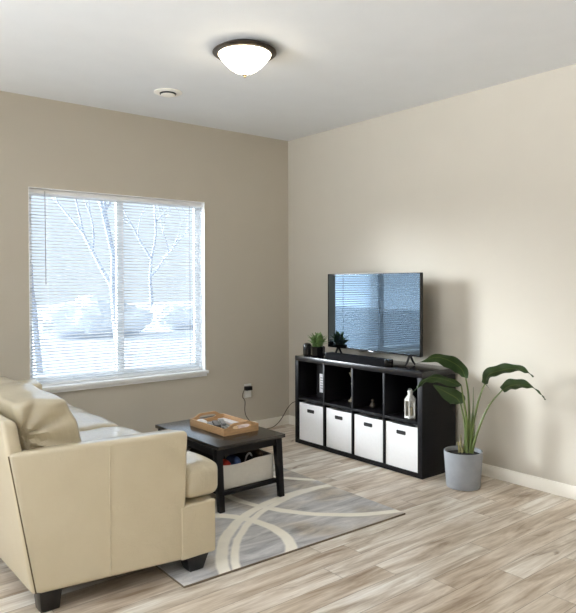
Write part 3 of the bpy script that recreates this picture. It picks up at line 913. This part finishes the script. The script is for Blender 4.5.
for i in range(85):
    a = rn.uniform(0, 2 * PI); el = rn.uniform(.15, 1.4); L = rn.uniform(.065, .125)
    d = Vector((math.cos(a) * math.cos(el), math.sin(a) * math.cos(el), math.sin(el)))
    st = Vector(pc) + Vector((rn.uniform(-.03, .03), rn.uniform(-.03, .03), .080 + rn.uniform(0, .03)))
    blade(bm, uvl, [st, st + d * L * .5 + Vector((0, 0, .008)), st + d * L], lambda s: 0.0125 * math.sin(PI * min(1, s * .9 + .1)) ** .8 + .0006, d.cross(Vector((0, 0, 1))) + Vector((0, .01, 0)), .2, 3, nw=3)
obj('foliage', bm, M['small_leaf'], sp_)

# ------------------------------------------------------------------ tall potted plant
PX, PY = -.328, -2.262
tp = thing('potted_plant', 'tall plant with long arching paddle leaves in a grey pot by the wall', 'plant', (PX, PY, 0))
obj('pot', lathe(B(), [(.100, .0008), (.110, .004), (.113, .012), (.129, .243), (.127, .247), (.121, .247), (.118, .238), (.116, .195)], (PX, PY, 0), 48, True, False), M['pot'], tp)
bm = B(); lathe(bm, [(.1185, .220), (.09, .228), (.04, .231), (.001, .232)], (PX, PY, 0), 28, True, True)
obj('soil', bm, M['soil'], tp)
def stalk(pts, r0, r1):
    P = spline(pts, 6); n = len(P)
    return tube(B(), P, [r0 + (r1 - r0) * i / (n - 1) for i in range(n)], 8)
def paddle(pet, mid, w, side, fold=.3, wave=.006, lab=None):
    l = stalk(pet, .0100, .0046)
    st = obj('stem', l, M['stem'], tp)
    bm = B(); uvl = bm.loops.layers.uv.new('uv')
    blade(bm, uvl, mid, w, side, fold, 9, wave, .55, 7)
    obj('leaf', bm, M['leaf'], st, sharp=80)
bellW = lambda mx, tip=.002: (lambda s: mx * (math.sin(PI * min(1, .06 + s * .94) ** .75) ** .85 if 0 < s < 1 else 0) + tip)
paddle([(-.296, -2.280, .225), (-.287, -2.280, .464), (-.291, -2.275, .63), (-.303, -2.264, .735)],
       [(-.303, -2.264, .735), (-.340, -2.250, .806), (-.415, -2.203, .862), (-.500, -2.153, .882), (-.602, -2.094, .848)], bellW(.058), (-.5, -.55, .9), .2)
paddle([(-.306, -2.278, .225), (-.326, -2.288, .438), (-.352, -2.286, .573), (-.378, -2.282, .69)],
       [(-.378, -2.282, .690), (-.466, -2.227, .735), (-.554, -2.175, .755), (-.616, -2.143, .728), (-.671, -2.117, .668)], bellW(.044), (-.5, -.55, .7), .2)
paddle([(-.312, -2.266, .225), (-.309, -2.262, .415), (-.330, -2.242, .561)],
       [(-.330, -2.242, .561), (-.352, -2.224, .600), (-.405, -2.181, .640), (-.477, -2.125, .690)], bellW(.060), (-.3, -.3, 1), .12)
paddle([(-.300, -2.292, .225), (-.296, -2.330, .48), (-.270, -2.352, .62), (-.240, -2.371, .703)],
       [(-.240, -2.371, .700), (-.228, -2.393, .765), (-.216, -2.470, .800), (-.204, -2.560, .822), (-.192, -2.640, .812), (-.180, -2.688, .778)], bellW(.040), (-.6, .1, .75), .3)
paddle([(-.290, -2.300, .225), (-.296, -2.358, .398), (-.267, -2.421, .566), (-.240, -2.503, .679)],
       [(-.240, -2.503, .675), (-.226, -2.548, .708), (-.212, -2.609, .722), (-.198, -2.680, .718), (-.184, -2.740, .678), (-.170, -2.763, .641)],
       lambda s: .036 * math.sin(PI * min(1, .08 + s * 1.35)) ** .8 + .007 * (1 - s) + .004 if s < .66 else .010 * (1 - s) + .003, (-.6, .1, .75), .3)
# torn strip hanging from the upper right leaf
bm = B(); uvl = bm.loops.layers.uv.new('uv')
blade(bm, uvl, [(-.240, -2.371, .702), (-.236, -2.395, .682), (-.232, -2.425, .640)], lambda s: .009 * (1 - s) + .001, (-.6, .1, .75), .2, 4)
obj('torn_leaf_strip', bm, M['leaf'], tp)
bm = stalk([(-.284, -2.284, .225), (-.268, -2.292, .44), (-.264, -2.296, .56), (-.264, -2.297, .675)], .009, .0012)
obj('new_shoot', bm, M['stem'], tp)
for p0, p1 in (((-.345, -2.242, .225), (-.350, -2.236, .305)), ((-.330, -2.240, .225), (-.328, -2.243, .350)), ((-.318, -2.252, .225), (-.314, -2.254, .285)), ((-.34, -2.262, .225), (-.346, -2.266, .270))):
    obj('cut_stem', stalk([p0, ((p0[0] + p1[0]) / 2 + .002, (p0[1] + p1[1]) / 2, (p0[2] + p1[2]) / 2), p1], .0075, .0035), M['stub'], tp)
for dx, dy, hh in ((0, 0, .50), (.012, -.012, .42), (-.014, .010, .46), (.020, .006, .38)):
    obj('leaf_sheath', stalk([(PX + .026 + dx, PY - .030 + dy, .225), (PX + .030 + dx * 1.2, PY - .034 + dy * 1.2, .30), (PX + .036 + dx * 1.6, PY - .038 + dy * 1.6, hh)], .0115, .0012), M['stem'], tp)

# ------------------------------------------------------------------ wall socket, plug and cable
ox, oz = -.500, .381
ol = thing('wall_outlet', 'ivory wall outlet low on the window wall near the corner', 'outlet', (ox, -.001, oz))
obj('cover_plate', box(B(), ox - .040, ox + .040, -.007, -.0005, oz - .065, oz + .065, .003, 2), M['outlet'], ol)
for dz in (-.024, .026):
    obj('socket', box(B(), ox - .018, ox + .018, -.0095, -.0065, oz + dz - .016, oz + dz + .016, .002, 2), M['outlet'], ol)
pc2 = thing('power_cable', 'thin dark power cable from the wall outlet down along the floor', 'cable', (ox, -.02, .003))
obj('plug', box(B(), ox - .048, ox + .022, -.052, -.0098, oz + .008, oz + .046, .006, 2), M['black_plastic'], pc2)
bm = B()
tube(bm, spline([(ox - .047, -.030, oz + .026), (-.560, -.030, .392), (-.578, -.028, .340), (-.548, -.026, .29), (-.548, -.024, .20), (-.525, -.022, .14), (-.470, -.024, .08), (-.400, -.030, .035), (-.345, -.040, .006),
                 (-.27, -.050, .005), (-.21, -.045, .018), (-.150, -.040, .052), (-.105, -.05, .11), (-.078, -.08, .18), (-.062, -.16, .245), (-.05, -.34, .265), (-.022, -.54, .25), (-.018, -.75, .24)], 8), .0034, 6)
obj('cord', bm, M['cable'], pc2)

# ------------------------------------------------------------------ ceiling fittings
cx, cy = -1.79, -1.78
cl = thing('ceiling_light', 'lit frosted dome ceiling light with a bronze rim', 'ceiling light', (cx, cy, HC))
obj('rim', lathe(B(), [(.10, -.0005), (.150, -.002), (.158, -.008), (.170, -.022), (.186, -.024), (.188, -.030), (.180, -.037), (.158, -.040), (.150, -.030)], (cx, cy, HC), 64, True, True), M['bronze'], cl)
prof = []
for i in range(13):
    q_ = (i / 12) ** 1.0
    prof.append((.002 + .152 * (1 - q_ * q_) ** .5 * (1 - .10 * q_), -.040 - .112 * (.35 * q_ + .65 * q_ * q_)))
obj('glass_bowl', lathe(B(), prof, (cx, cy, HC), 64, True, True), M['lamp'], cl)
obj('finial', lathe(B(), [(.003, -.1515), (.011, -.153), (.012, -.158), (.007, -.164), (.008, -.170), (.001, -.176)], (cx, cy, HC), 20), M['brass'], cl)
dx_, dy_ = -1.712, -.719
sd = thing('smoke_detector', 'round white smoke detector on the ceiling by the window wall', 'smoke detector', (dx_, dy_, HC))
obj('mounting_ring', lathe(B(), [(.100, -.0005), (.101, -.006), (.092, -.010), (.050, -.011)], (dx_, dy_, HC), 40), M['trim'], sd)
obj('shadow_slit', lathe(B(), [(.060, -.0108), (.056, -.019)], (dx_, dy_, HC), 40), M['black_plastic'], sd)  # black ring in place of the shadow slit round the cap
obj('cap', lathe(B(), [(.050, -.0185), (.052, -.022), (.044, -.026), (.020, -.0275), (.001, -.0275)], (dx_, dy_, HC), 40), M['trim'], sd)

# ------------------------------------------------------------------ camera
f, yaw, pitch, roll, camx, camy, camz, dyp = 644.3055, 0.6868, -0.0140, -0.0033, -4.0085, -4.8797, 1.3957, -15.8243
fw = Vector((math.sin(yaw) * math.cos(pitch), math.cos(yaw) * math.cos(pitch), math.sin(pitch)))
rt = Vector((math.cos(yaw), -math.sin(yaw), 0)); up = rt.cross(fw)
r2 = rt * math.cos(roll) + up * math.sin(roll); u2 = -rt * math.sin(roll) + up * math.cos(roll)
cd = bpy.data.cameras.new('camera'); cam = bpy.data.objects.new('camera', cd); COL.objects.link(cam)
m = Matrix.Identity(4)
for i in range(3):
    m[i][0], m[i][1], m[i][2] = r2[i], u2[i], -fw[i]
m.translation = (camx, camy, camz)
cam.matrix_world = m
cd.sensor_fit = 'HORIZONTAL'; cd.sensor_width = 36.0; cd.lens = f * 36.0 / 576
cd.shift_y = dyp / 576
cd.clip_start = 0.05; cd.clip_end = 200
S.camera = cam

# ------------------------------------------------------------------ light: overcast sky, low hazy sun beyond the window, the ceiling lamp
SKY = (0.14, 0.95, 7.0, 31.5)      # base, beyond the window, added room fill: open side, below the horizon
w = bpy.data.worlds.new('sky'); S.world = w; w.use_nodes = True
t = NT(w.node_tree)
bg = w.node_tree.nodes['Background']
tc = t.n('ShaderNodeTexCoord').outputs['Generated']
sp = t.n('ShaderNodeSeparateXYZ'); t.link(tc, sp.inputs[0])
# lobes added to light the room: -x and below outshine +y, the window side
kx = t.m('MULTIPLY', t.m('MULTIPLY', t.m('SUBTRACT', t.m('MULTIPLY', sp.outputs[0], -1.0), 0.3), 1.6, clamp=True), t.m('ADD', 0.65, t.m('MULTIPLY', sp.outputs[1], 1.8), clamp=True))
ky = t.m('MULTIPLY', t.m('ADD', sp.outputs[1], 0.1), 1.6, clamp=True)
kz = t.m('MULTIPLY', t.m('MULTIPLY', sp.outputs[2], -2.2, clamp=True), t.m('SUBTRACT', 0.15, t.m('MULTIPLY', sp.outputs[0], 1.3), clamp=True))
kz = t.m('MULTIPLY', kz, t.m('ADD', 0.75, t.m("MULTIPLY", sp.outputs[1], 2.2), clamp=True))
hz = t.mix(t.m('ADD', t.m('MULTIPLY', sp.outputs[2], 0.8), 0.35, clamp=True), (0.95, 0.97, 1.0, 1), (0.80, 0.90, 1.0, 1))
t.link(t.mix(ky, (0.91, 0.96, 1.0, 1), hz), bg.inputs['Color'])
zen = t.m('MULTIPLY', t.m('SUBTRACT', sp.outputs[2], 0.1), 2.0, clamp=True)
st = t.m('ADD', t.m('ADD', t.m('ADD', SKY[0], t.m('MULTIPLY', zen, 0.9)), t.m('MULTIPLY', ky, SKY[1])), t.m('ADD', t.m('MULTIPLY', kx, SKY[2]), t.m('MULTIPLY', kz, SKY[3])))
t.link(st, bg.inputs['Strength'])
sl = bpy.data.lights.new('hazy_sun', 'SUN'); sl.energy = 17.0; sl.angle = math.radians(23); sl.color = (1.0, 0.99, 0.98)
so = bpy.data.objects.new('hazy_sun', sl); COL.objects.link(so)
so.location = (-5, 6, 5)
so.rotation_euler = Vector((0.66, -0.73, -0.220)).to_track_quat('-Z', 'Y').to_euler()

for o in S.objects:
    if '_b' in o: del o['_b']
S.view_settings.view_transform = 'Standard'
S.view_settings.look = 'None'
S.view_settings.exposure = 0.0
S.view_settings.gamma = 1.0
S.view_settings.use_curve_mapping = False
S.cycles.use_denoising = True
S.cycles.max_bounces = 10
S.cycles.diffuse_bounces = 6
S.cycles.transparent_max_bounces = 24
